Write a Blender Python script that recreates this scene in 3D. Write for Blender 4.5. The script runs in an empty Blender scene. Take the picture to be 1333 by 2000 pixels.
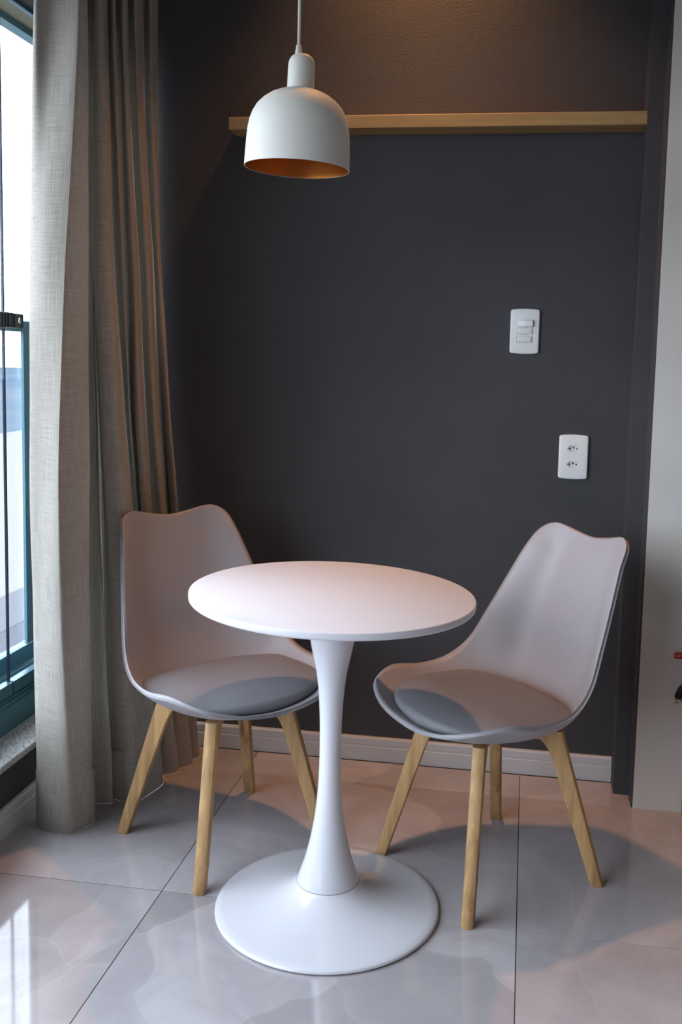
import bpy, bmesh, math, random
from mathutils import Vector, Matrix
random.seed(7)
S = bpy.context.scene
COL = S.collection
PI = math.pi

# ------------------------------------------------------------------ camera
def camera():
    yaw, pitch, roll = -.1544, .1017, .0238
    F = Vector((math.sin(yaw)*math.cos(pitch), math.cos(yaw)*math.cos(pitch), -math.sin(pitch)))
    r = Vector((math.cos(yaw), -math.sin(yaw), 0)); u = r.cross(F)
    c, s = math.cos(roll), math.sin(roll)
    R = c*r + s*u; U = -s*r + c*u
    cd = bpy.data.cameras.new('camera'); cd.sensor_width = 36; cd.sensor_fit = 'AUTO'
    cd.lens = 1894.16/2000*36
    cd.shift_x = -65.7/2000; cd.shift_y = -109.2/2000
    cd.clip_end = 3000; cd.clip_start = .05
    co = bpy.data.objects.new('camera', cd); COL.objects.link(co)
    m = Matrix((( R.x, U.x, -F.x, 0), (R.y, U.y, -F.y, 0), (R.z, U.z, -F.z, 1.2474), (0, 0, 0, 1)))
    co.matrix_world = m
    S.camera = co
camera()

# ------------------------------------------------------------------ world, lights, exposure
vs = S.view_settings
S.display_settings.display_device = 'sRGB'
vs.view_transform = 'Standard'; vs.look = 'None'; vs.gamma = 1; vs.use_curve_mapping = False
vs.exposure = 0.0
W = bpy.data.worlds.new('sky'); S.world = W; W.use_nodes = True
bg = W.node_tree.nodes['Background']
bg.inputs['Color'].default_value = (.79, .88, 1.0, 1)
bg.inputs['Strength'].default_value = 9.4
S.cycles.use_denoising = True
S.cycles.max_bounces = 8; S.cycles.diffuse_bounces = 5; S.cycles.glossy_bounces = 4
S.cycles.transparent_max_bounces = 12; S.cycles.caustics_reflective = False; S.cycles.caustics_refractive = False
S.cycles.sample_clamp_indirect = 6

def area(name, loc, rot, sx, sy, power, col, shape='RECTANGLE', portal=False, spread=PI):
    l = bpy.data.lights.new(name, 'AREA'); l.shape = shape; l.size = sx; l.size_y = sy
    l.energy = power; l.color = col; l.spread = spread
    o = bpy.data.objects.new(name, l); COL.objects.link(o); o.location = loc; o.rotation_euler = rot
    if portal: l.cycles.is_portal = True
    return o
# daylight portals standing in the big window opening (they only guide the sky sampling)
area('window_portal', (-1.49, .62, 1.2), (0, -PI/2, 0), 1.95, 4.44, 1, (1, 1, 1), portal=True)

# ------------------------------------------------------------------ node helpers
def mat(name, base=(.5, .5, .5), rough=.5, spec=.5, metal=0, **k):
    m = bpy.data.materials.new(name); m.use_nodes = True
    b = m.node_tree.nodes['Principled BSDF']
    b.inputs['Base Color'].default_value = (*base, 1)
    b.inputs['Roughness'].default_value = rough
    b.inputs['Specular IOR Level'].default_value = spec
    b.inputs['Metallic'].default_value = metal
    for a, v in k.items(): b.inputs[a].default_value = v
    return m
class NT:
    def __init__(s, m): s.t = m.node_tree; s.b = s.t.nodes.get('Principled BSDF')
    def n(s, typ, **k):
        x = s.t.nodes.new(typ)
        for a, v in k.items():
            if a.startswith('i_'): x.inputs[a[2:].replace('_', ' ')].default_value = v
            else: setattr(x, a, v)
        return x
    def l(s, a, b): s.t.links.new(a, b)
    def coord(s, kind='Object', scale=(1, 1, 1)):
        c = s.n('ShaderNodeTexCoord'); mp = s.n('ShaderNodeMapping'); mp.inputs['Scale'].default_value = scale
        s.l(c.outputs[kind], mp.inputs[0]); return mp
    def ramp(s, src, stops):
        r = s.n('ShaderNodeValToRGB'); e = r.color_ramp.elements
        while len(e) < len(stops): e.new(.5)
        for q, (p, c) in zip(e, stops): q.position = p; q.color = (*c, 1) if len(c) == 3 else c
        s.l(src, r.inputs[0]); return r
    def bump(s, src, strength, dist=.001):
        b = s.n('ShaderNodeBump'); b.inputs['Strength'].default_value = strength; b.inputs['Distance'].default_value = dist
        s.l(src, b.inputs['Height']); s.l(b.outputs[0], s.b.inputs['Normal']); return b

def m_wall(name, col, bump=.5, rough=.75):
    m = mat(name, col, rough, .3); t = NT(m)
    mp = t.coord(); n1 = t.n('ShaderNodeTexNoise', i_Scale=230., i_Detail=3., i_Roughness=.6); t.l(mp.outputs[0], n1.inputs[0])
    t.bump(n1.outputs[0], bump, .0035)
    n2 = t.n('ShaderNodeTexNoise', i_Scale=2.2, i_Detail=3.); t.l(mp.outputs[0], n2.inputs[0])
    r = t.ramp(n2.outputs[0], [(.3, [c*.9 for c in col]), (.7, [min(1, c*1.1) for c in col])])
    t.l(r.outputs[0], t.b.inputs['Base Color'])
    return m
def m_wood(name, c1, c2, axis=2, scale=1., rough=.45):
    m = mat(name, c1, rough, .35); t = NT(m)
    sc = [26*scale]*3; sc[axis] = 1.6*scale
    mp = t.coord('Object', tuple(sc))
    inf = t.n('ShaderNodeObjectInfo'); mul = t.n('ShaderNodeMath', operation='MULTIPLY'); mul.inputs[1].default_value = 37.
    t.l(inf.outputs['Random'], mul.inputs[0])
    n1 = t.n('ShaderNodeTexNoise', noise_dimensions='4D', i_Scale=1., i_Detail=5., i_Roughness=.62, i_Distortion=.7)
    t.l(mp.outputs[0], n1.inputs['Vector']); t.l(mul.outputs[0], n1.inputs['W'])
    r = t.ramp(n1.outputs[0], [(.30, c2), (.43, [a*.62+b*.38 for a, b in zip(c1, c2)]), (.58, c1), (.9, [min(1, a*1.12) for a in c1])])
    w = t.n('ShaderNodeTexNoise', noise_dimensions='4D', i_Scale=4., i_Detail=2.)
    t.l(mp.outputs[0], w.inputs['Vector']); t.l(mul.outputs[0], w.inputs['W'])
    mx = t.n('ShaderNodeMix', data_type='RGBA', blend_type='MULTIPLY'); mx.inputs['Factor'].default_value = .35
    r2 = t.ramp(w.outputs[0], [(.35, (.62, .55, .48)), (.6, (1, 1, 1))])
    t.l(r.outputs[0], mx.inputs['A']); t.l(r2.outputs[0], mx.inputs['B'])
    t.l(mx.outputs['Result'], t.b.inputs['Base Color'])
    t.bump(n1.outputs[0], .25, .0008)
    return m
def m_fabric():
    m = mat('linen', (.47, .42, .36), .9, .1); t = NT(m)
    c = t.n('ShaderNodeTexCoord')
    def streak(sx, sy, lo, hi):
        mp = t.n('ShaderNodeMapping'); mp.inputs['Scale'].default_value = (sx, sy, 1); t.l(c.outputs['UV'], mp.inputs[0])
        n = t.n('ShaderNodeTexNoise', i_Scale=1., i_Detail=3., i_Roughness=.7); t.l(mp.outputs[0], n.inputs[0])
        return n
    h = streak(14, 620, 0, 0); v = streak(620, 10, 0, 0)
    ad = t.n('ShaderNodeMath', operation='ADD'); t.l(h.outputs[0], ad.inputs[0]); t.l(v.outputs[0], ad.inputs[1])
    hf = t.n('ShaderNodeMath', operation='MULTIPLY'); hf.inputs[1].default_value = .5; t.l(ad.outputs[0], hf.inputs[0])
    r = t.ramp(hf.outputs[0], [(.36, (.26, .235, .205)), (.5, (.375, .345, .30)), (.64, (.48, .445, .395))])
    t.l(r.outputs[0], t.b.inputs['Base Color'])
    bu = t.bump(hf.outputs[0], .5, .0012)
    tr = t.n('ShaderNodeBsdfTranslucent'); t.l(r.outputs[0], tr.inputs[0]); t.l(bu.outputs[0], tr.inputs['Normal'])
    mx = t.n('ShaderNodeMixShader'); mx.inputs[0].default_value = .12
    out = t.t.nodes['Material Output']
    t.l(t.b.outputs[0], mx.inputs[1]); t.l(tr.outputs[0], mx.inputs[2]); t.l(mx.outputs[0], out.inputs[0])
    return m
def m_tile():
    m = mat('polished_porcelain', (.55, .5, .48), .06, .9); t = NT(m)
    c = t.n('ShaderNodeTexCoord'); inf = t.n('ShaderNodeObjectInfo')
    sc = t.n('ShaderNodeVectorMath', operation='SCALE'); t.l(inf.outputs['Location'], sc.inputs[0]); sc.inputs['Scale'].default_value = 5.3
    ad = t.n('ShaderNodeVectorMath', operation='ADD'); t.l(c.outputs['Object'], ad.inputs[0]); t.l(sc.outputs[0], ad.inputs[1])
    wp = t.n('ShaderNodeTexNoise', i_Scale=1.7, i_Detail=3.); t.l(ad.outputs[0], wp.inputs[0])
    mv = t.n('ShaderNodeMixRGB', blend_type='ADD'); mv.inputs[0].default_value = .55; t.l(ad.outputs[0], mv.inputs[1]); t.l(wp.outputs['Color'], mv.inputs[2])
    # onyx-like cells with soft edges
    vo = t.n('ShaderNodeTexVoronoi', feature='DISTANCE_TO_EDGE', i_Scale=2.6); t.l(mv.outputs[0], vo.inputs['Vector'])
    vr = t.ramp(vo.outputs['Distance'], [(0., (1, 1, 1)), (.015, (.25, .25, .25)), (.06, (0, 0, 0))])
    n1 = t.n('ShaderNodeTexNoise', i_Scale=3.2, i_Detail=6., i_Roughness=.6, i_Distortion=.6); t.l(mv.outputs[0], n1.inputs[0])
    base = t.ramp(n1.outputs[0], [(.3, (.36, .33, .335)), (.5, (.43, .395, .40)), (.7, (.51, .475, .48))])
    vc = t.n('ShaderNodeTexVoronoi', feature='F1', i_Scale=2.6); t.l(mv.outputs[0], vc.inputs['Vector'])
    mc = t.n('ShaderNodeMixRGB', blend_type='OVERLAY'); mc.inputs[0].default_value = .17
    bw = t.n('ShaderNodeRGBToBW'); t.l(vc.outputs['Color'], bw.inputs[0]); t.l(base.outputs[0], mc.inputs[1]); t.l(bw.outputs[0], mc.inputs[2])
    mx = t.n('ShaderNodeMixRGB', blend_type='MIX'); mx.inputs[2].default_value = (.58, .54, .53, 1)
    ml = t.n('ShaderNodeMath', operation='MULTIPLY'); ml.inputs[1].default_value = .16
    t.l(vr.outputs[0], ml.inputs[0]); t.l(ml.outputs[0], mx.inputs[0]); t.l(mc.outputs[0], mx.inputs[1])
    t.l(mx.outputs[0], t.b.inputs['Base Color'])
    nb = t.n('ShaderNodeTexNoise', i_Scale=2.5, i_Detail=1.); t.l(ad.outputs[0], nb.inputs[0])
    t.bump(nb.outputs[0], .12, .01)
    return m
def m_granite():
    m = mat('granite', (.4, .4, .38), .35, .4); t = NT(m); mp = t.coord()
    n = t.n('ShaderNodeTexNoise', i_Scale=260., i_Detail=2.); t.l(mp.outputs[0], n.inputs[0])
    r = t.ramp(n.outputs[0], [(.36, (.10, .10, .10)), (.46, (.36, .35, .33)), (.6, (.52, .51, .48)), (.75, (.75, .74, .7))])
    t.l(r.outputs[0], t.b.inputs['Base Color']); return m
def m_glass():
    m = bpy.data.materials.new('clear_glass'); m.use_nodes = True; t = NT(m); t.t.nodes.remove(t.b)
    tr = t.n('ShaderNodeBsdfTransparent'); tr.inputs[0].default_value = (.96, .97, .98, 1)
    gl = t.n('ShaderNodeBsdfGlossy'); gl.inputs['Roughness'].default_value = .01
    fr = t.n('ShaderNodeFresnel'); ge = t.n('ShaderNodeNewGeometry'); mr = t.n('ShaderNodeMapRange'); mr.inputs['To Min'].default_value = 1.45; mr.inputs['To Max'].default_value = 1/1.45
    t.l(ge.outputs['Backfacing'], mr.inputs['Value']); t.l(mr.outputs[0], fr.inputs[0])
    mx = t.n('ShaderNodeMixShader'); t.l(fr.outputs[0], mx.inputs[0]); t.l(tr.outputs[0], mx.inputs[1]); t.l(gl.outputs[0], mx.inputs[2])
    t.l(mx.outputs[0], t.t.nodes['Material Output'].inputs[0]); return m
def m_seat():
    m = mat('grey_leatherette', (.215, .21, .225), .5, .35); t = NT(m); mp = t.coord()
    n = t.n('ShaderNodeTexNoise', i_Scale=420., i_Detail=2.); t.l(mp.outputs[0], n.inputs[0]); t.bump(n.outputs[0], .12, .0006); return m

M = dict(
    dark=m_wall('charcoal_wall_paint', (.068, .067, .071)),
    white_wall=m_wall('off_white_wall_paint', (.66, .63, .58), .15),
    far_wall=m_wall('taupe_room_paint', (.25, .22, .19), .15),
    ceiling=mat('ceiling_paint', (.60, .57, .53), .9, .2),
    skirting=mat('white_skirting', (.66, .66, .66), .35, .45),
    tile=m_tile(), grout=mat('grout', (.10, .085, .075), .9, .1),
    oak=m_wood('oak_legs', (.56, .345, .155), (.18, .085, .03)),
    shelf=m_wood('oak_shelf', (.44, .30, .13), (.33, .20, .075), 0, .8, .5),
    cabinet=m_wood('brown_wood_panel', (.36, .24, .14), (.24, .15, .08), 2, .6),
    shell=mat('grey_plastic', (.36, .345, .36), .42, .4),
    seat=m_seat(),
    white=mat('white_lacquer', (.70, .69, .72), .16, .5, **{'Coat Weight': .3, 'Coat Roughness': .05}),
    top=mat('white_matt_lacquer', (.76, .74, .78), .42, .4),
    lamp=mat('lamp_white_paint', (.74, .72, .65), .55, .35),
    copper=mat('copper_lining', (.72, .25, .05), .38, .5, .85),
    plate=mat('white_plastic_plate', (.88, .88, .86), .3, .5),
    navy=mat('dark_glass_edge', (.008, .014, .03), .6, .1),
    gap=mat('painted_gap_shadow', (.30, .30, .30), .7, .2),  # flat grey that paints the shadow in the gaps around the rockers
    socket=mat('socket_plastic', (.74, .74, .72), .35, .5),
    hole=mat('socket_hole', (.01, .01, .01), .8, .1),
    linen=m_fabric(), granite=m_granite(), glass=m_glass(),
    teal=mat('dark_teal_aluminium', (.045, .14, .18), .3, .5, .3),
    teal2=mat('outer_frame_aluminium', (.12, .31, .37), .4, .5, .1),
    black=mat('black_plastic', (.016, .018, .024), .35, .5),
    rubber=mat('black_rubber', (.01, .01, .011), .6, .3),
    chrome=mat('chrome', (.8, .8, .8), .15, .5, 1.),
    brass=mat('brass', (.75, .62, .4), .25, .5, 1.),
    red=mat('red_tag_plastic', (.50, .012, .008), .5, .4),
    pink=mat('tag_print', (.85, .35, .28), .6, .3),
    steel=mat('dark_steel', (.05, .05, .055), .4, .5, .6),
    soffit=m_wall('beige_soffit', (.34, .31, .22), .1),
)
# ------------------------------------------------------------------ mesh helpers
def obj(name, me_or_bm, material, parent=None, smooth=False, loc=None, bevel=0, autosmooth=None):
    if isinstance(me_or_bm, bmesh.types.BMesh):
        bmesh.ops.recalc_face_normals(me_or_bm, faces=me_or_bm.faces[:])
        me = bpy.data.meshes.new(name); me_or_bm.to_mesh(me); me_or_bm.free()
    else: me = me_or_bm
    me.materials.clear(); me.materials.append(material)
    if smooth:
        me.polygons.foreach_set('use_smooth', [True]*len(me.polygons))
        if autosmooth: me.set_sharp_from_angle(angle=math.radians(autosmooth))
    o = bpy.data.objects.new(name, me); COL.objects.link(o)
    if parent: o.parent = parent
    if loc is not None: o.location = loc
    if bevel:
        b = o.modifiers.new('bevel', 'BEVEL'); b.width = bevel; b.segments = 2; b.limit_method = 'ANGLE'
    return o
def tag(o, label=None, cat=None, group=None, kind=None):
    if label: o['label'] = label
    if cat: o['category'] = cat
    if group: o['group'] = group
    if kind: o['kind'] = kind
    return o
def thing(name, loc, rz=0, label=None, cat=None, group=None):
    o = bpy.data.objects.new(name, None); COL.objects.link(o); o.location = loc; o.rotation_euler = (0, 0, rz)
    o.empty_display_size = .05
    return tag(o, label, cat, group)
def box(bm, x0, x1, y0, y1, z0, z1):
    v = [bm.verts.new(p) for p in ((x0,y0,z0),(x1,y0,z0),(x1,y1,z0),(x0,y1,z0),(x0,y0,z1),(x1,y0,z1),(x1,y1,z1),(x0,y1,z1))]
    for f in ((0,3,2,1),(4,5,6,7),(0,1,5,4),(1,2,6,5),(2,3,7,6),(3,0,4,7)): bm.faces.new([v[i] for i in f])
    return bm
def boxes(*bs):
    bm = bmesh.new()
    for b in bs: box(bm, *b)
    return bm
def prism(pts, h0, h1, axis):
    """closed 2-D outline pts extruded along axis (0: pts=(y,z), 1: pts=(x,z), 2: pts=(x,y))"""
    bm = bmesh.new()
    def P(a, b, h): return ((h, a, b), (a, h, b), (a, b, h))[axis]
    A = [bm.verts.new(P(a, b, h0)) for a, b in pts]; B = [bm.verts.new(P(a, b, h1)) for a, b in pts]
    n = len(pts)
    for i in range(n): bm.faces.new((A[i], A[(i+1) % n], B[(i+1) % n], B[i]))
    bm.faces.new(A[::-1]); bm.faces.new(B); return bm
def lathe(prof, seg=64, close=False):
    bm = bmesh.new(); rings = []
    for r, z in prof:
        if r < 1e-6: rings.append([bm.verts.new((0, 0, z))])
        else: rings.append([bm.verts.new((r*math.cos(2*PI*i/seg), r*math.sin(2*PI*i/seg), z)) for i in range(seg)])
    pairs = list(zip(rings, rings[1:])) + ([(rings[-1], rings[0])] if close else [])
    for a, b in pairs:
        for i in range(seg):
            j = (i+1) % seg
            if len(a) == 1 and len(b) == 1: continue
            if len(a) == 1: bm.faces.new((a[0], b[j], b[i]))
            elif len(b) == 1: bm.faces.new((a[i], a[j], b[0]))
            else: bm.faces.new((a[i], a[j], b[j], b[i]))
    return bm
def tube(pts, r, seg=10):
    bm = bmesh.new(); rings = []
    pts = [Vector(p) for p in pts]
    for k, p in enumerate(pts):
        d = (pts[min(k+1, len(pts)-1)] - pts[max(k-1, 0)]).normalized()
        a = d.orthogonal().normalized() if k == 0 else (a0 - d*a0.dot(d)).normalized()
        a0 = a; b = d.cross(a)
        rr = r[k] if isinstance(r, (list, tuple)) else r
        rings.append([bm.verts.new(p + (a*math.cos(2*PI*i/seg) + b*math.sin(2*PI*i/seg))*rr) for i in range(seg)])
    for A, B in zip(rings, rings[1:]):
        for i in range(seg): bm.faces.new((A[i], A[(i+1) % seg], B[(i+1) % seg], B[i]))
    bm.faces.new(rings[0][::-1]); bm.faces.new(rings[-1]); return bm
def crom(P, t):
    """catmull-rom through tuples, t in 0..len-1"""
    n = len(P); i = min(int(t), n-2); f = t-i
    g = lambda k: P[k] if 0 <= k < n else (tuple(2*a-b for a, b in zip(P[0], P[1])) if k < 0 else tuple(2*a-b for a, b in zip(P[-1], P[-2])))
    a, b, c, d = g(i-1), g(i), g(i+1), g(i+2)
    return tuple(.5*(2*q+(r-p)*f+(2*p-5*q+4*r-s)*f*f+(3*q-p-3*r+s)*f**3) for p, q, r, s in zip(a, b, c, d))
def dup(o, loc, rz, label=None):
    r = o.copy(); COL.objects.link(r); r.location = loc; r.rotation_euler = (0, 0, rz)
    if label: r['label'] = label
    for ch in list(o.children):
        c = ch.copy(); COL.objects.link(c); c.parent = r
        for g in list(ch.children):
            d = g.copy(); COL.objects.link(d); d.parent = c
    return r

# ------------------------------------------------------------------ the room
XL, XR, YB, YF, ZC = -1.290, 2.10, 2.880, -1.9, 2.95
def struct(name, bm, m, parent=None, **k):
    o = obj(name, bm, m, parent, **k)
    if parent is None: o['kind'] = 'structure'
    return o
# floor: grout bed with polished tiles laid in it
fl = struct('floor', boxes((-1.29, XR, YF, YB, -.08, -.0015)), M['grout'])
T0x, T0y, TP = .0225, 2.043, .8175
fi = None
tile_me = None
xs = [T0x + k*TP for k in range(-2, 4)]; ys = [T0y + k*TP for k in range(-5, 2)]
for x in xs:
    for y in ys:
        x0, x1 = max(x, -1.288)+.0011, min(x+TP, XR)-.0011
        y0, y1 = max(y, YF)+.0011, min(y+TP, YB-.001)-.0011
        if x1-x0 < .02 or y1-y0 < .02: continue
        full = abs(x1-x0-TP+.0022) < 1e-6 and abs(y1-y0-TP+.0022) < 1e-6
        cx, cy = (x0+x1)/2, (y0+y1)/2; hx, hy = (x1-x0)/2, (y1-y0)/2
        if full and tile_me: o = bpy.data.objects.new('tile', tile_me); COL.objects.link(o)
        else:
            o = obj('tile', boxes((-hx, hx, -hy, hy, -.009, 0)), M['tile'])
            if full: tile_me = o.data
        o.parent = fl; o.location = (cx, cy, 0)
struct('ceiling', boxes((-1.46, XR+.1, YF-.1, YB+.1, ZC, ZC+.1)), M['ceiling'])
struct('wall_back', boxes((-1.44, .292, YB, YB+.12, -.08, ZC)), M['dark'])
# column corner: stepped, dark paint on its flanks, off-white front
colr = struct('wall_column', boxes((.292, .335, 2.787, YB+.12, 0, ZC), (.3345, .339, 2.7095, YB+.12, 0, ZC)), M['dark'])
struct('wall_right', boxes((.339, XR+.1, 2.7065, 3.0, 0, ZC)), M['white_wall'])
struct('wall_side', boxes((XR, XR+.1, YF, 2.7065, 0, ZC)), M['far_wall'])
struct('wall_front', boxes((XL, XR+.1, YF-.1, YF, 0, ZC)), M['far_wall'])
# left wall: low dark parapet, window, header
struct('wall_left', boxes((XL-.15, XL, YF, YB, -.08, .187), (XL-.15, XL, YF-.1, -1.6, .187, ZC), (XL-.15, XL, 2.84, YB, .187, ZC),
                          (XL-.09, XL, YF, YB, 2.165, ZC)), M['dark'])
sill = struct('trim_1', prism([(-1.262, .1895), (-1.262, .2035), (-1.264, .2055), (-1.372, .2055), (-1.372, .1870), (-1.264, .1870)], -1.6, 2.84, 1), M['granite'])
sill['label'] = 'speckled grey granite window sill'
# skirting boards with a stepped profile
def skirt_prof(f, s):
    return [(f, 0), (f+s*.0, .0), (f+s*.013, 0), (f+s*.013, .0445), (f+s*.0105, .0465), (f+s*.0105, .0495), (f+s*.0122, .0515), (f+s*.0122, .0690), (f+s*.0095, .0745), (f, .0745)]
def uniq(p):
    o = []
    for q in p:
        if not o or q != o[-1]: o.append(q)
    return o
struct('baseboard_back', prism(uniq(skirt_prof(YB, -1)), -1.277, .2915, 0), M['skirting'])
struct('baseboard_left', prism(uniq(skirt_prof(XL, 1)), YF, YB, 1), M['skirting'])
# ------------------------------------------------------------------ window
win = bpy.data.objects.new('window_1', None); COL.objects.link(win); win['kind'] = 'structure'; win['label'] = 'floor to ceiling sliding window with dark teal aluminium frame'
def wpart(name, bm, m, bevel=.0015, **k): return obj(name, bm, m, win, bevel=bevel, **k)
# inner track below the frameless sliding panes: stepped profile (x,z)
wpart('lower_track', prism([(-1.362, .2055), (-1.362, .274), (-1.3655, .276), (-1.3655, .281), (-1.3620, .283), (-1.3620, .2885), (-1.367, .290), (-1.367, .297), (-1.46, .297), (-1.46, .2055)], -1.6, 2.84, 1), M['teal'], 0)
wpart('upper_track', boxes((-1.392, -1.374, -1.6, 2.84, 2.156, 2.1675)), M['teal'])
# frameless glass panes with their bottom clamps
yp = [2.42, 1.62, .88, .14, -.60, -1.34]
edges = [(2.413, 2.835)] + [(b+.003, a) for a, b in zip([2.408]+yp[1:], yp[1:])]
for k, (a, b) in enumerate(edges):
    p = wpart('glass_pane', boxes((-1.386, -1.380, a, b, .330, 2.155)), M['glass'], 0)
    obj('pane_edge', boxes((-1.3872, -1.3788, a-.0022, a-.0002, .3345, 2.155)), M['navy'], p)
    q = obj('bottom_rail', boxes((-1.392, -1.368, a+.002, b-.001, .299, .334)), M['teal'], p, bevel=.001)
# outer guard frame with its post, top rail and bottom rail, standing on the outer edge
wpart('guard_top_rail', boxes((-1.50, -1.462, -1.6, 2.84, 1.297, 1.328)), M['teal2'])
wpart('guard_bottom_rail', prism([(-1.462, .2055), (-1.462, .298), (-1.474, .300), (-1.474, .352), (-1.50, .356), (-1.51, .2055)], -1.6, 2.84, 1), M['teal2'])
for y0, y1 in ((2.672, 2.735), (1.26, 1.31), (-.12, -.07), (-1.5, -1.45)):
    wpart('guard_post', boxes((-1.478, -1.468, y0, y1, .3565, 1.2965)), M['teal2'])
for y0, y1 in ((1.312, 2.670), (-.068, 1.258), (-1.448, -.122)):
    wpart('guard_glass', boxes((-1.488, -1.482, y0, y1, .357, 1.2965)), M['glass'], 0)
# soffit of the balcony and its outer edge beam
struct('trim_2', boxes((-1.464, -1.3805, -2.2, 2.84, 2.168, 2.95)), M['soffit'])
struct('trim_3', boxes((-1.502, -1.4645, -2.2, 3.0, 2.149, 2.95)), M['teal2'])
# lock on the inner glass pane
lock = thing('window_lock', (-1.374, 2.36, 1.322), 0, 'black plastic window lock with a round silver keyhole on the glass edge', 'lock')
def rbox(x0, x1, y0, y1, z0, z1, b, seg=2):
    bm = boxes((x0, x1, y0, y1, z0, z1)); bmesh.ops.bevel(bm, geom=bm.edges[:], offset=b, segments=seg, affect='EDGES', profile=.5); return bm
obj('lock_body', rbox(-.004, .026, -.14, .046, -.020, .020, .003), M['black'], lock, smooth=True, autosmooth=40)
obj('end_housing', rbox(-.004, .029, .046, .092, -.020, .018, .004), M['black'], lock, smooth=True, autosmooth=40)
for k in range(3):
    obj('grip_rib', rbox(.024, .0285, -.012+k*.014, -.006+k*.014, -.018, .018, .001, 1), M['black'], lock)
cyl = obj('key_cylinder', lathe([(0, 0), (.0085, 0), (.0085, .003), (.007, .004), (0, .004)], 24), M['chrome'], lock, smooth=True, autosmooth=40)
cyl.rotation_euler = (0, PI/2, 0); cyl.location = (.0292, .064, 0)
kh = obj('keyhole', boxes((-.0030, .0030, -.0011, .0011, .0036, .0046)), M['hole'], cyl)

# ------------------------------------------------------------------ outside: terraces of sand, road and sea far below
def flat(name, x0, x1, z, m, lab, cat):
    o = obj(name, boxes((x0, x1, -900, 1500, z-2, z)), m); o['kind'] = 'structure'; return o
sea = mat('sea_water', (.08, .10, .12), 1., 0.)
tn = NT(sea); mp = tn.coord('Object', (.02, .004, 1)); nn = tn.n('ShaderNodeTexNoise', i_Scale=1., i_Detail=4.); tn.l(mp.outputs[0], nn.inputs[0])
rr = tn.ramp(nn.outputs[0], [(.35, (.06, .085, .11)), (.65, (.095, .11, .125))]); tn.l(rr.outputs[0], tn.b.inputs['Base Color'])
flat('sea', -2800, -190, -30, sea, '', '')
flat('sand_beach', -190.2, -64, -29.8, mat('sand', (.19, .18, .165), 1, 0), '', '')
flat('promenade', -64, -56, -29.7, mat('promenade_paving', (.115, .115, .12), 1, 0), '', '')
flat('road', -56, -30, -29.75, mat('asphalt', (.088, .09, .10), 1, 0), '', '')
flat('pavement', -30, 10, -29.7, mat('pavement_concrete', (.14, .137, .132), 1, 0), '', '')

# ------------------------------------------------------------------ curtain
CZ = [2.84, 2.05, 1.49, .90, .0016]
CK = [
  ((-1.215,2.300), (-1.235,2.303), (-1.240,2.288), (-1.238,2.310)),
  ((-1.165,2.191), (-1.200,2.223), (-1.215,2.237), (-1.228,2.272)),
  ((-1.140,2.217), (-1.145,2.179), (-1.165,2.199), (-1.190,2.250)),
  ((-1.075,2.214), (-1.090,2.177), (-1.100,2.145), (-1.132,2.245)),
  ((-1.072,2.229), (-1.085,2.193), (-1.092,2.161), (-1.112,2.268)),
  ((-1.085,2.297), (-1.085,2.285), (-1.090,2.293), (-1.100,2.335)),
  ((-1.175,2.470), (-1.175,2.465), (-1.175,2.450), (-1.185,2.360)),
  ((-1.175,2.490), (-1.175,2.480), (-1.150,2.440), (-1.150,2.415)),
  ((-1.155,2.469), (-1.155,2.463), (-1.120,2.417), (-1.092,2.437)),
  ((-1.165,2.493), (-1.165,2.488), (-1.150,2.502), (-1.118,2.470)),
  ((-1.110,2.387), (-1.110,2.391), (-1.090,2.409), (-1.078,2.460)),
  ((-1.085,2.386), (-1.080,2.402), (-1.050,2.409), (-1.030,2.462)),
  ((-1.100,2.440), (-1.090,2.456), (-1.055,2.477), (-1.004,2.585)),
  ((-1.150,2.551), (-1.145,2.576), (-1.120,2.626), (-1.065,2.600)),
  ((-1.110,2.484), (-1.110,2.524), (-1.115,2.622), (-1.045,2.612)),
  ((-1.095,2.482), (-1.090,2.518), (-1.085,2.573), (-1.020,2.622)),
  ((-1.140,2.587), (-1.140,2.634), (-1.120,2.656), (-1.045,2.640)),
  ((-1.100,2.532), (-1.090,2.566), (-1.065,2.572), (-1.010,2.645)),
  ((-1.095,2.557), (-1.080,2.595), (-1.055,2.607), (-0.988,2.675)),
  ((-1.145,2.678), (-1.135,2.728), (-1.120,2.772), (-1.045,2.690)),
  ((-1.100,2.621), (-1.090,2.667), (-1.065,2.679), (-1.000,2.695)),
  ((-1.100,2.674), (-1.085,2.712), (-1.050,2.701), (-0.967,2.735)),
  ((-1.140,2.775), (-1.130,2.829), (-1.090,2.812), (-1.010,2.755)),
  ((-1.105,2.742), (-1.100,2.786), (-1.050,2.750), (-0.985,2.762)),
  ((-1.105,2.800), (-1.095,2.810), (-1.030,2.744), (-0.963,2.790)),
  ((-1.150,2.860), (-1.150,2.860), (-1.110,2.860), (-1.030,2.835)),
]
def curtain_grid(zs, nu, off=0.):
    n = len(CK); rows = []
    for z in zs:
        # interpolate the fold plan in height
        t = 0
        while t < 3 and z < CZ[t+1]: t += 1
        f = (CZ[t]-z)/(CZ[t]-CZ[t+1]); tt = t+f
        plan = []
        for k in CK:
            P = [k[0], k[0], k[1], k[2], k[3]]
            plan.append(crom(P, min(tt, 3.9999)))
        rows.append([crom(plan, (n-1)*i/(nu-1)) for i in range(nu)])
    return rows
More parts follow.
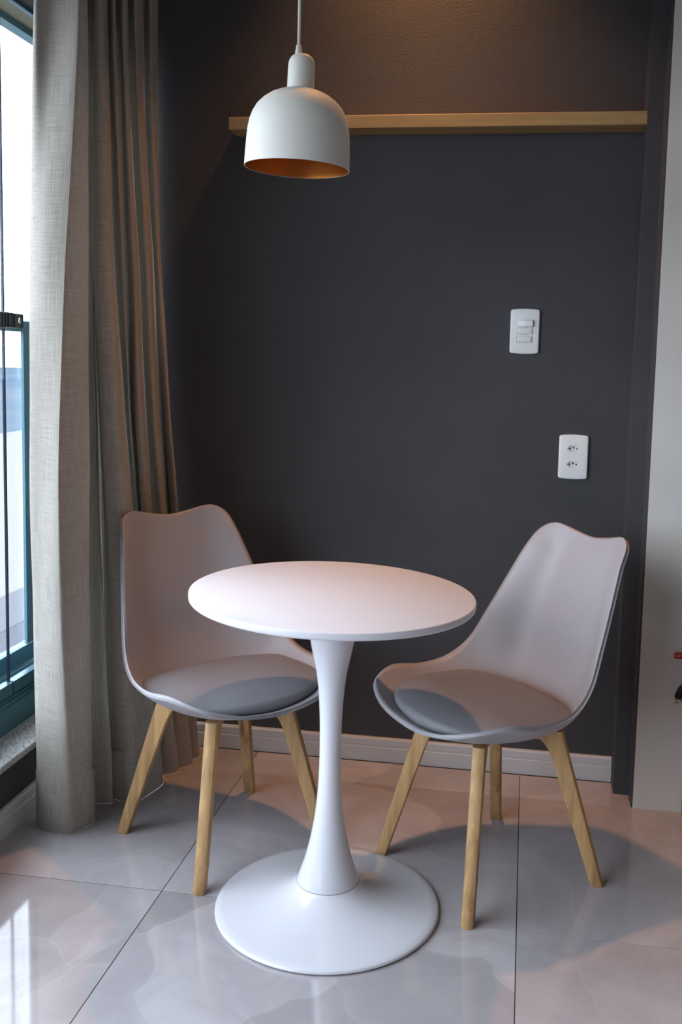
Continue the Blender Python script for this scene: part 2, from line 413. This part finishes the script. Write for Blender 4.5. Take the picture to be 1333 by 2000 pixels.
def curtain_mesh(zs, nu, off, name, m, parent=None, thick=.0012):
    rows = curtain_grid(zs, nu); bm = bmesh.new(); uvl = bm.loops.layers.uv.new('UVMap')
    ref = rows[len(rows)//2]; U = [0]
    for a, b in zip(ref, ref[1:]): U.append(U[-1]+math.dist(a, b))
    V = []
    rnd = random.Random(3)
    ph = [rnd.uniform(0, 6.28) for _ in range(6)]
    for z, r in zip(zs, rows):
        vr = []
        for i, (x, y) in enumerate(r):
            a = r[max(i-1, 0)]; b = r[min(i+1, nu-1)]
            tx, ty = b[0]-a[0], b[1]-a[1]; L = math.hypot(tx, ty) or 1
            nx, ny = ty/L, -tx/L
            u = U[i]
            w = .0016*math.sin(23*u+3.1*z+ph[0]) + .0013*math.sin(41*u-5.7*z+ph[1]) + .0010*math.sin(12*z+19*u+ph[2])
            zz = z
            if z < .02: zz = z + .0008*math.sin(9*u+1)
            vr.append(bm.verts.new((x+nx*(w+off), y+ny*(w+off), zz)))
        V.append(vr)
    for j in range(len(zs)-1):
        for i in range(nu-1):
            f = bm.faces.new((V[j][i], V[j][i+1], V[j+1][i+1], V[j+1][i]))
            for l, (ii, jj) in zip(f.loops, ((i, j), (i+1, j), (i+1, j+1), (i, j+1))): l[uvl].uv = (U[ii], zs[jj])
    me = bpy.data.meshes.new(name); bm.to_mesh(me); bm.free()
    o = obj(name, me, m, parent, smooth=True)
    return o
cur = thing('curtain', (-1.14, 2.5, 0), 0, 'beige linen curtain gathered in deep folds beside the window', 'curtain')
zs = [2.84 - 2.69*k/50 for k in range(51)]
c1 = curtain_mesh(zs, 260, 0, 'drape', M['linen'])
zs2 = [.1535, .150, .12, .09, .06, .03, .0016]
c2 = curtain_mesh(zs2, 260, .0018, 'hem', M['linen'])
for c in (c1, c2):
    c.data.transform(Matrix.Translation((1.14, -2.5, 0))); c.parent = cur
track = thing('curtain_track', (-1.15, 1.0, 2.842), 0, 'white ceiling curtain track above the gathered linen curtain', 'curtain track')
obj('rail', rbox(-.02, .02, -2.6, 1.86, .0, .105, .003), M['skirting'], track)

# ------------------------------------------------------------------ shelf
sh = thing('wall_shelf', (-.291, 2.88, 1.893), 0, 'long pale oak floating shelf high on the charcoal wall', 'shelf')
obj('board', rbox(-.594, .594, -.092, -.0005, 0, .0355, .0012, 1), M['shelf'], sh)

# ------------------------------------------------------------------ pendant lamp
lamp = thing('pendant_lamp', (-.502, 2.058, 1.641), 0, 'white dome pendant lamp with copper interior hanging on a white cord above the table', 'pendant lamp')
outer = [(.1118, 0), (.1115, .004), (.1108, .030), (.1090, .060), (.1076, .078), (.1045, .095), (.0990, .111), (.0905, .126), (.0780, .139), (.0640, .149), (.0480, .1565), (.0330, .1610), (.0290, .1625), (.0284, .166)]
inner = [(max(r-.0016, .002), max(z-.0016, 0)) for r, z in outer][::-1]
sd = obj('shade', lathe([(.1118-.0016, 0)] + outer + [(.0282, .20), (.0278, .2140), (.0262, .2215), (.0225, .2280), (.0165, .2325), (.0085, .2345), (0, .2350)], 96), M['lamp'], lamp, smooth=True, autosmooth=50)
obj('copper_lining', lathe([(r-.0018, max(z-.0005, .0006)) for r, z in outer] + [(0, .160)], 96), M['copper'], sd, smooth=True, autosmooth=60)
obj('strain_relief', lathe([(0, .232), (.0078, .232), (.0076, .236), (.0056, .252), (.0050, .2525), (.0038, .2540), (0, .2540)], 32), M['lamp'], lamp, smooth=True, autosmooth=50)
obj('cord', tube([(0, 0, .25), (.001, 0, .40), (.006, 0, .80), (.008, 0, 1.26)], .0033, 12), M['lamp'], lamp, smooth=True)
obj('ceiling_rose', lathe([(0, 1.308), (.05, 1.308), (.05, 1.29), (.046, 1.26), (0, 1.26)], 40), M['lamp'], lamp, smooth=True, autosmooth=40)
obj('bulb_socket', lathe([(0, .157), (.020, .157), (.020, .115), (.017, .110), (0, .110)], 32), M['rubber'], lamp, smooth=True, autosmooth=40)
sd.rotation_euler = (0, .032, 0)

# ------------------------------------------------------------------ recessed ceiling light close to the wall
dl = thing('ceiling_downlight', (-.34, 2.68, ZC), 0, 'small warm recessed downlight in the ceiling above the shelf', 'ceiling light')
obj('trim_ring', lathe([(.034, -.001), (.045, -.001), (.045, -.006), (.034, -.003)], 40, True), M['lamp'], dl, smooth=True)
la = area('warm_lamp', (-.34, 2.68, ZC-.012), (0, 0, 0), .09, .09, 6.0, (1, .46, .18), 'DISK', spread=math.radians(80))
la.parent = dl; la.location = (0, 0, -.012)

# ------------------------------------------------------------------ table
tb = thing('pedestal_table', (-.405, 2.058, 0), 0, 'round white pedestal table with a flared tulip stem and disc foot', 'table')
bp = [(0, .0015), (.2515, .0015), (.2539, .004), (.2535, .0075), (.2500, .0100), (.235, .0122), (.20, .0172), (.165, .0235), (.135, .0310), (.110, .0400), (.092, .0490), (.079, .0580), (.0725, .0635), (.0715, .0650), (0, .0650)]
foot = obj('foot', lathe(bp, 128), M['white'], tb, smooth=True, autosmooth=50)
sp = [(0, .066), (.0690, .066), (.0698, .0672), (.0693, .069), (.0655, .081), (.0600, .097), (.0546, .113), (.0490, .133), (.0440, .154), (.0390, .178), (.0347, .203), (.0315, .227), (.0289, .252), (.0268, .277), (.0253, .305), (.0244, .335), (.0241, .365), (.0243, .395), (.0247, .425), (.0256, .452), (.0270, .480), (.0300, .517), (.0325, .537), (.0355, .556), (.0390, .572), (.0430, .590), (.0475, .613), (.0515, .636), (.055, .662), (.058, .688), (.060, .7095), (0, .7095)]
obj('stem', lathe(sp, 96), M['white'], tb, smooth=True, autosmooth=50)
tp = [(0, -.0175), (.3060, -.0175), (.3122, -.0160), (.3142, -.0135), (.3146, -.0110), (.3146, -.0030), (.3138, -.0009), (.3118, 0), (0, 0)]
bmt = lathe(tp, 160)
ttop = obj('tabletop', bmt, M['top'], tb, smooth=True, autosmooth=45, loc=(0, 0, .7305))
ttop.rotation_euler = (0, .0250, 0)
obj('mounting_plate', boxes((-.09, .09, -.09, .09, .7035, .7095)), M['steel'], tb)

# ------------------------------------------------------------------ chairs
RIM = [(0, .231, .409), (.108, .233, .425), (.195, .201, .450), (.235, .130, .467), (.245, .034, .456), (.242, -.045, .466), (.229, -.107, .508),
       (.212, -.153, .586), (.193, -.199, .673), (.172, -.245, .760), (.155, -.281, .807), (.117, -.305, .824), (.050, -.318, .811), (0, -.319, .805)]
CEN = {2: (.231, .409), 3: (.135, .389), 4: (.040, .380), 5: (-.060, .380), 6: (-.142, .397), 7: (-.205, .487), 8: (-.240, .600), 9: (-.278, .705), 10: (-.300, .760), 11: (-.319, .805)}
def rim(t):
    P = [(-RIM[1][0],)+RIM[1][1:]] + RIM + [(-RIM[-2][0],)+RIM[-2][1:]]
    return crom(P, t+1)
def cen(t):
    P = [CEN[k] for k in range(2, 12)]
    return crom(P, t-2)
def shell_point(s, t):
    """s in -1..1 across, t in 2..11 from the front lip to the top edge"""
    a = abs(s); sg = -1 if s < 0 else 1
    r = rim(t); c = cen(t)
    # seat pan is flat then curls up at the edge, the back is a gentle bowl with rolled edges
    p = 3.4 if t < 6 else 2.4
    if 5.2 < t < 7: p = 3.4 - (t-5.2)/1.8*1.0
    w = a**p
    kb = min(1, max(0, (t-5.6)/1.6)); kb = kb*kb*(3-2*kb)*.62
    if t > 5.6 and 0 < a < 1: w = w*(1-kb) + kb*a**5.5/(a**5.5+.95*(1-a)**1.35)
    x, y, z = r[0]*a, c[0]+(r[1]-c[0])*w, c[1]+(r[2]-c[1])*w
    if t < 3.6:
        b = rim(2*a); r0 = rim(2); y0 = .231+(r0[1]-.231)*w; z0 = .409+(r0[2]-.409)*w
        k = max(0, 1-(t-2)/1.6)**2
        x += (b[0]-r0[0]*a)*k; y += (b[1]-y0)*k; z += (b[2]-z0)*k
    if t > 9.2:
        b = rim(13-2*a); r0 = rim(11); pw = a**2.4; y0 = -.319+(r0[1]+.319)*w; z0 = .805+(r0[2]-.805)*w
        k = max(0, 1-(11-t)/1.8)**2
        x += (b[0]-r0[0]*a)*k; y += (b[1]-y0)*k; z += (b[2]-z0)*k
    return Vector((sg*x, y, z))
def shell_mesh():
    nu, nv = 40, 64; bm = bmesh.new()
    ss = [math.sin(PI/2*(2*i/nu-1)) if False else (2*i/nu-1) for i in range(nu+1)]
    ss = [math.copysign(abs(s)**.85, s) for s in ss]
    ts = [2+9*j/nv for j in range(nv+1)]
    G = [[shell_point(s, t) for s in ss] for t in ts]
    V = [[bm.verts.new(p) for p in row] for row in G]
    for j in range(nv):
        for i in range(nu): bm.faces.new((V[j][i], V[j][i+1], V[j+1][i+1], V[j+1][i]))
    bmesh.ops.recalc_face_normals(bm, faces=bm.faces[:]); bm.normal_update()
    # inside surface must look up / forward
    if sum(f.normal.z for f in bm.faces if f.calc_center_median().y > -.05) < 0:
        bmesh.ops.reverse_faces(bm, faces=bm.faces[:]); bm.normal_update()
    # rolled rim: add a skirt outwards and a parallel underside
    nrm = {v: v.normal.copy() for v in bm.verts}
    TH = .0088
    low = {v: bm.verts.new(v.co - nrm[v]*TH) for v in list(bm.verts)}
    for f in list(bm.faces): bm.faces.new([low[v] for v in reversed(f.verts)])
    loop = [V[0][i] for i in range(nu+1)] + [V[j][nu] for j in range(1, nv+1)] + [V[nv][i] for i in range(nu-1, -1, -1)] + [V[j][0] for j in range(nv-1, 0, -1)]
    n = len(loop)
    outd = []
    for k, v in enumerate(loop):
        tan = (loop[(k+1) % n].co - loop[(k-1) % n].co).normalized()
        d = tan.cross(nrm[v]).normalized()
        outd.append(d)
    c0 = Vector((0, -.05, .55))
    prev = loop
    ringm = []
    for (a, b) in ((.0034, -.0010), (.0050, -.0044), (.0034, -.0078)):
        ringm.append([bm.verts.new(v.co + outd[k]*a + nrm[v]*b) for k, v in enumerate(loop)])
    rings = [loop] + ringm + [[low[v] for v in loop]]
    for A, B in zip(rings, rings[1:]):
        for k in range(n):
            try: bm.faces.new((A[k], A[(k+1) % n], B[(k+1) % n], B[k]))
            except ValueError: pass
    bmesh.ops.recalc_face_normals(bm, faces=bm.faces[:])
    return bm
def cushion_half(y):
    """half width of the pad at depth y"""
    K = [(-.150, .0), (-.147, .07), (-.138, .125), (-.115, .172), (-.075, .203), (-.02, .216), (.04, .218), (.10, .207), (.150, .178), (.185, .132), (.204, .08), (.212, .0)]
    return K
def pan_z(x, y):
    # height of the shell surface under (x, y) on the seat
    best = None
    lo, hi = 2.0, 7.0
    for _ in range(40):
        mid = (lo+hi)/2
        s = min(1, abs(x)/max(rim(mid)[0], .02))
        if shell_point(s, mid).y > y: lo = mid
        else: hi = mid
    s = min(1, abs(x)/max(rim(lo)[0], .02))
    return shell_point(s, lo).z
def cushion_mesh():
    K = cushion_half(0)
    half = [crom([(y, x) for y, x in K], i*(len(K)-1)/33) for i in range(34)]
    out = [(x, y) for y, x in half] + [(-x, y) for y, x in half[::-1][1:-1]]
    bm = bmesh.new(); n = len(out); cx, cy = 0, .03
    rings = []
    levels = [(.0, 1), (.25, 1), (.45, 1), (.62, 1), (.76, 1), (.87, 1), (.94, 1), (.98, 1), (1.0, .55), (.985, .12), (.95, 0)]
    cz = pan_z(0, .03)
    for k, (f, hfac) in enumerate(levels):
        ring = []
        for (x, y) in out:
            px, py = x*f, cy+(y-cy)*f
            base = pan_z(px*.98, py*.98)
            dome = (1-f**4)
            if k <= 7: z = max(.4265, pan_z(x*.93, cy+(y-cy)*.93)+.012)*f**2 + .4345*(1-f**2) + .016*dome + .002
            else: z = base+.001 + (max(.4265, pan_z(x*.93, cy+(y-cy)*.93)+.012)+.002-base-.001)*hfac
            ring.append((px, py, z))
        rings.append(ring)
    VV = []
    for k, r in enumerate(rings):
        if k == 0: VV.append([bm.verts.new((0, cy, rings[0][0][2]))])
        else: VV.append([bm.verts.new(p) for p in r])
    for a, b in zip(VV, VV[1:]):
        for i in range(n):
            j = (i+1) % n
            if len(a) == 1: bm.faces.new((a[0], b[i], b[j]))
            else: bm.faces.new((a[i], b[i], b[j], a[j]))
    bm.faces.new(VV[-1])
    return bm
def leg_mesh(scale_r=1.0):
    """leg in the plane radial (x) / z, D-shaped section; its knee runs into the under-frame"""
    rows = []
    zt = .3725
    for z, dk in ((0, 0), (.004, 0), (.10, 0), (.20, 0), (.28, 0), (.31, .001), (.328, .004), (.342, .010), (.353, .019), (.362, .029), (zt, .036)):
        ro = (.283 - .291*z)
        dep = .030 + .038*z + dk
        if z == 0: rows.append((z, ro-.0015, dep-.003, .0132))
        else: rows.append((z, ro, dep, .0145+.002*z))
    bm = bmesh.new(); R = []
    for z, ro, dep, h in rows:
        sec = []
        for k in range(7):   # rounded outer face
            a = -PI/2 + PI*k/6
            sec.append((ro - .010 + .010*math.cos(a)**.8 if abs(math.cos(a)) > 1e-6 else ro-.010, h*math.sin(a)))
        sec += [(ro-dep+.003, h), (ro-dep, h-.003), (ro-dep, -h+.003), (ro-dep+.003, -h)]
        R.append([bm.verts.new((x*scale_r, y, z)) for x, y in sec])
    n = len(R[0])
    for A, B in zip(R, R[1:]):
        for i in range(n): bm.faces.new((A[i], A[(i+1) % n], B[(i+1) % n], B[i]))
    bm.faces.new(R[0][::-1]); bm.faces.new(R[-1]); return bm
ang = math.atan2(-.249, .285)-PI/2
def make_chair(loc, heading, label):
    t = thing('dining_chair', loc, heading-PI/2, label, 'chair', 'grey shell chairs at the white table')
    obj('shell', shell_mesh(), M['shell'], t, smooth=True)
    obj('cushion', cushion_mesh(), M['seat'], t, smooth=True)
    for k in range(4):
        a = PI/4 + k*PI/2
        front = math.sin(a) > 0
        l = obj('leg', leg_mesh(.965 if front else 1.03), M['oak'], t, smooth=True, autosmooth=35)
        l.rotation_euler = (0, 0, a); l.location = (0, -.003, 0)
    cf = boxes()
    for k in range(2):
        bb = boxes((-.155, .155, -.011, .011, .3475, .3690)); bmesh.ops.rotate(bb, verts=bb.verts[:], cent=(0, 0, 0), matrix=Matrix.Rotation(PI/4+k*PI/2, 3, 'Z'))
        me = bpy.data.meshes.new('x'); bb.to_mesh(me); bb.free(); cf.from_mesh(me); bpy.data.meshes.remove(me)
    obj('cross_frame', cf, M['oak'], t, bevel=.0015)
    return t
ch = make_chair((-.721, 2.308, 0), -.722, 'grey moulded dining chair with oak legs left of the table, beside the curtain')
dup(ch, (-.065, 2.295, 0), -2.441-PI/2, 'grey moulded dining chair with oak legs right of the table, below the socket plate')

# ------------------------------------------------------------------ switch and socket plates
def plate_bm():
    """pillowed plate with bowed top and bottom edges, front towards -y"""
    w, h, c = .0420, .0635, .007; out = []
    def corner(cx, cy, a0):
        for k in range(5):
            a = a0 + PI/2*k/4; out.append((cx+c*math.cos(a), cy+c*math.sin(a)))
    corner(w-c, h-c, 0)
    for x in (.02, 0, -.02): out.append((x, h+.0022*(1-(x/.035)**2)))
    corner(-w+c, h-c, PI/2); corner(-w+c, -h+c, PI)
    for x in (-.02, 0, .02): out.append((x, -h-.0022*(1-(x/.035)**2)))
    corner(w-c, -h+c, 1.5*PI)
    bm = bmesh.new(); R = []
    for f, y in ((1, 0), (1, -.005), (.985, -.0072), (.955, -.0084), (.90, -.0092)):
        R.append([bm.verts.new((x*f, y, z*(1-(1-f)*.66))) for x, z in out])
    n = len(out)
    for A, B in zip(R, R[1:]):
        for i in range(n): bm.faces.new((A[i], A[(i+1) % n], B[(i+1) % n], B[i]))
    bm.faces.new(R[0][::-1]); bm.faces.new(R[-1]); return bm
sw = thing('light_switch', (-.0145, 2.8795, 1.332), 0, 'white wall plate with three horizontal rocker switches on the charcoal wall', 'light switch')
obj('plate', plate_bm(), M['plate'], sw, smooth=True, autosmooth=25)
for dz, tilt, px in ((.0230, .13, .002), (.0010, -.05, 0), (-.0225, -.05, -.001)):
    r_ = obj('rocker', rbox(-.0212, .0212, -.0042, .0025, -.0090, .0090, .0014, 2), M['plate'], sw, smooth=True, autosmooth=40)
    r_.location = (px, -.0100-(.0025 if tilt > 0 else 0), dz); r_.rotation_euler = (0, 0, tilt*-1 if tilt > 0 else .03)
    g = obj('gap_shadow', boxes((-.0219, .0219, -.0003, .0002, -.0097, .0097)), M['gap'], r_); g.location = (0, .0008+(.0025 if tilt > 0 else 0), 0)  # thin sheet behind the rocker, its gap shade put in as grey colour
so = thing('power_outlet', (.140, 2.8795, .971), 0, 'white wall plate with two power sockets on the charcoal wall', 'power outlet')
op = obj('plate', plate_bm(), M['plate'], so, smooth=True, autosmooth=25)
HEX = [(-.0200, 0), (-.0105, .0100), (.0105, .0100), (.0200, 0), (.0105, -.0100), (-.0105, -.0100)]
# cut the two hexagonal wells out of the plate
cut = bmesh.new()
for dz in (.0245, -.0215):
    A = [cut.verts.new((x, -.02, z+dz)) for x, z in HEX]; B = [cut.verts.new((x*.86, -.0022, z*.8+dz)) for x, z in HEX]
    for i in range(6): cut.faces.new((A[i], A[(i+1) % 6], B[(i+1) % 6], B[i]))
    cut.faces.new(A[::-1]); cut.faces.new(B)
bmesh.ops.recalc_face_normals(cut, faces=cut.faces[:])
cme = bpy.data.meshes.new('cut'); cut.to_mesh(cme); cut.free(); co = bpy.data.objects.new('cut', cme); COL.objects.link(co); co.location = so.location
md = op.modifiers.new('wells', 'BOOLEAN'); md.object = co; md.operation = 'DIFFERENCE'; md.solver = 'EXACT'
bpy.context.view_layer.update()
dg = bpy.context.evaluated_depsgraph_get(); nm = bpy.data.meshes.new_from_object(op.evaluated_get(dg))
op.modifiers.clear(); op.data = nm; bpy.data.objects.remove(co)
nm.polygons.foreach_set('use_smooth', [True]*len(nm.polygons)); nm.set_sharp_from_angle(angle=math.radians(25))
for dz in (.0245, -.0215):
    s_ = obj('socket', prism([(x*.86, z*.8) for x, z in HEX], -.0032, -.0015, 1), M['socket'], so); s_.location = (0, 0, dz)
    for x, z in ((-.0098, -.0008), (0, .0024), (.0098, -.0008)):
        h_ = obj('pin_hole', lathe([(0, 0), (.0022, 0), (.0022, .0006), (0, .0006)], 14), M['hole'], s_); h_.rotation_euler = (PI/2, 0, 0); h_.location = (x, -.0032, z)

# ------------------------------------------------------------------ right edge: wooden cabinet side, power cord with red tag
cb = thing('wooden_cabinet', (.78, 2.40, 0), 0, 'brown wooden cabinet at the right edge beside the white wall', 'cabinet')
obj('carcass', rbox(-.310, .30, -.36, .300, .0, .42, .002, 1), M['cabinet'], cb)
obj('worktop', rbox(-.310, .30, -.36, .300, .4205, .445, .002, 1), M['steel'], cb)
cd = thing('hanging_cable', (.452, 2.70, .45), 0, 'black cable with two pin plug and red tag hanging at the right edge', 'cable')
obj('cable', tube([(.050, .0, .10), (.030, -.001, .05), (.014, -.001, .012), (.0040, -.002, -.025), (.0045, -.002, -.055), (.0060, -.003, -.072)], .0034, 10), M['rubber'], cd, smooth=True)
plug = obj('plug', tube([(.0070, -.003, -.066), (.0055, -.004, -.078), (.0030, -.004, -.085), (.0015, -.004, -.090), (-.0070, -.005, -.112), (-.0085, -.005, -.118)], [.0042, .0058, .0066, .0098, .0105, .0095], 14), M['rubber'], cd, smooth=True, autosmooth=50)
for dx in (-.0055, .0050):
    obj('pin', tube([(-.0088+dx, -.005+.0, -.116+dx*.25), (-.0122+dx, -.005, -.134+dx*.25)], .0019, 10), M['brass'], plug, smooth=True)
tg = obj('tag', rbox(-.024, .016, -.0035, -.0025, -.008, .0095, .0004, 1), M['red'], cd)
tc = bpy.data.curves.new('tag_text', 'FONT'); tc.body = 'OM)'; tc.size = .0115; tc.extrude = .0002; tc.align_x = 'LEFT'
to = bpy.data.objects.new('tag_text', tc); COL.objects.link(to); bpy.context.view_layer.update()
tme = bpy.data.meshes.new_from_object(to.evaluated_get(bpy.context.evaluated_depsgraph_get())); bpy.data.objects.remove(to)
tl = obj('lettering', tme, M['pink'], tg); tl.rotation_euler = (PI/2, 0, 0); tl.location = (-.0205, -.0038, -.0030)
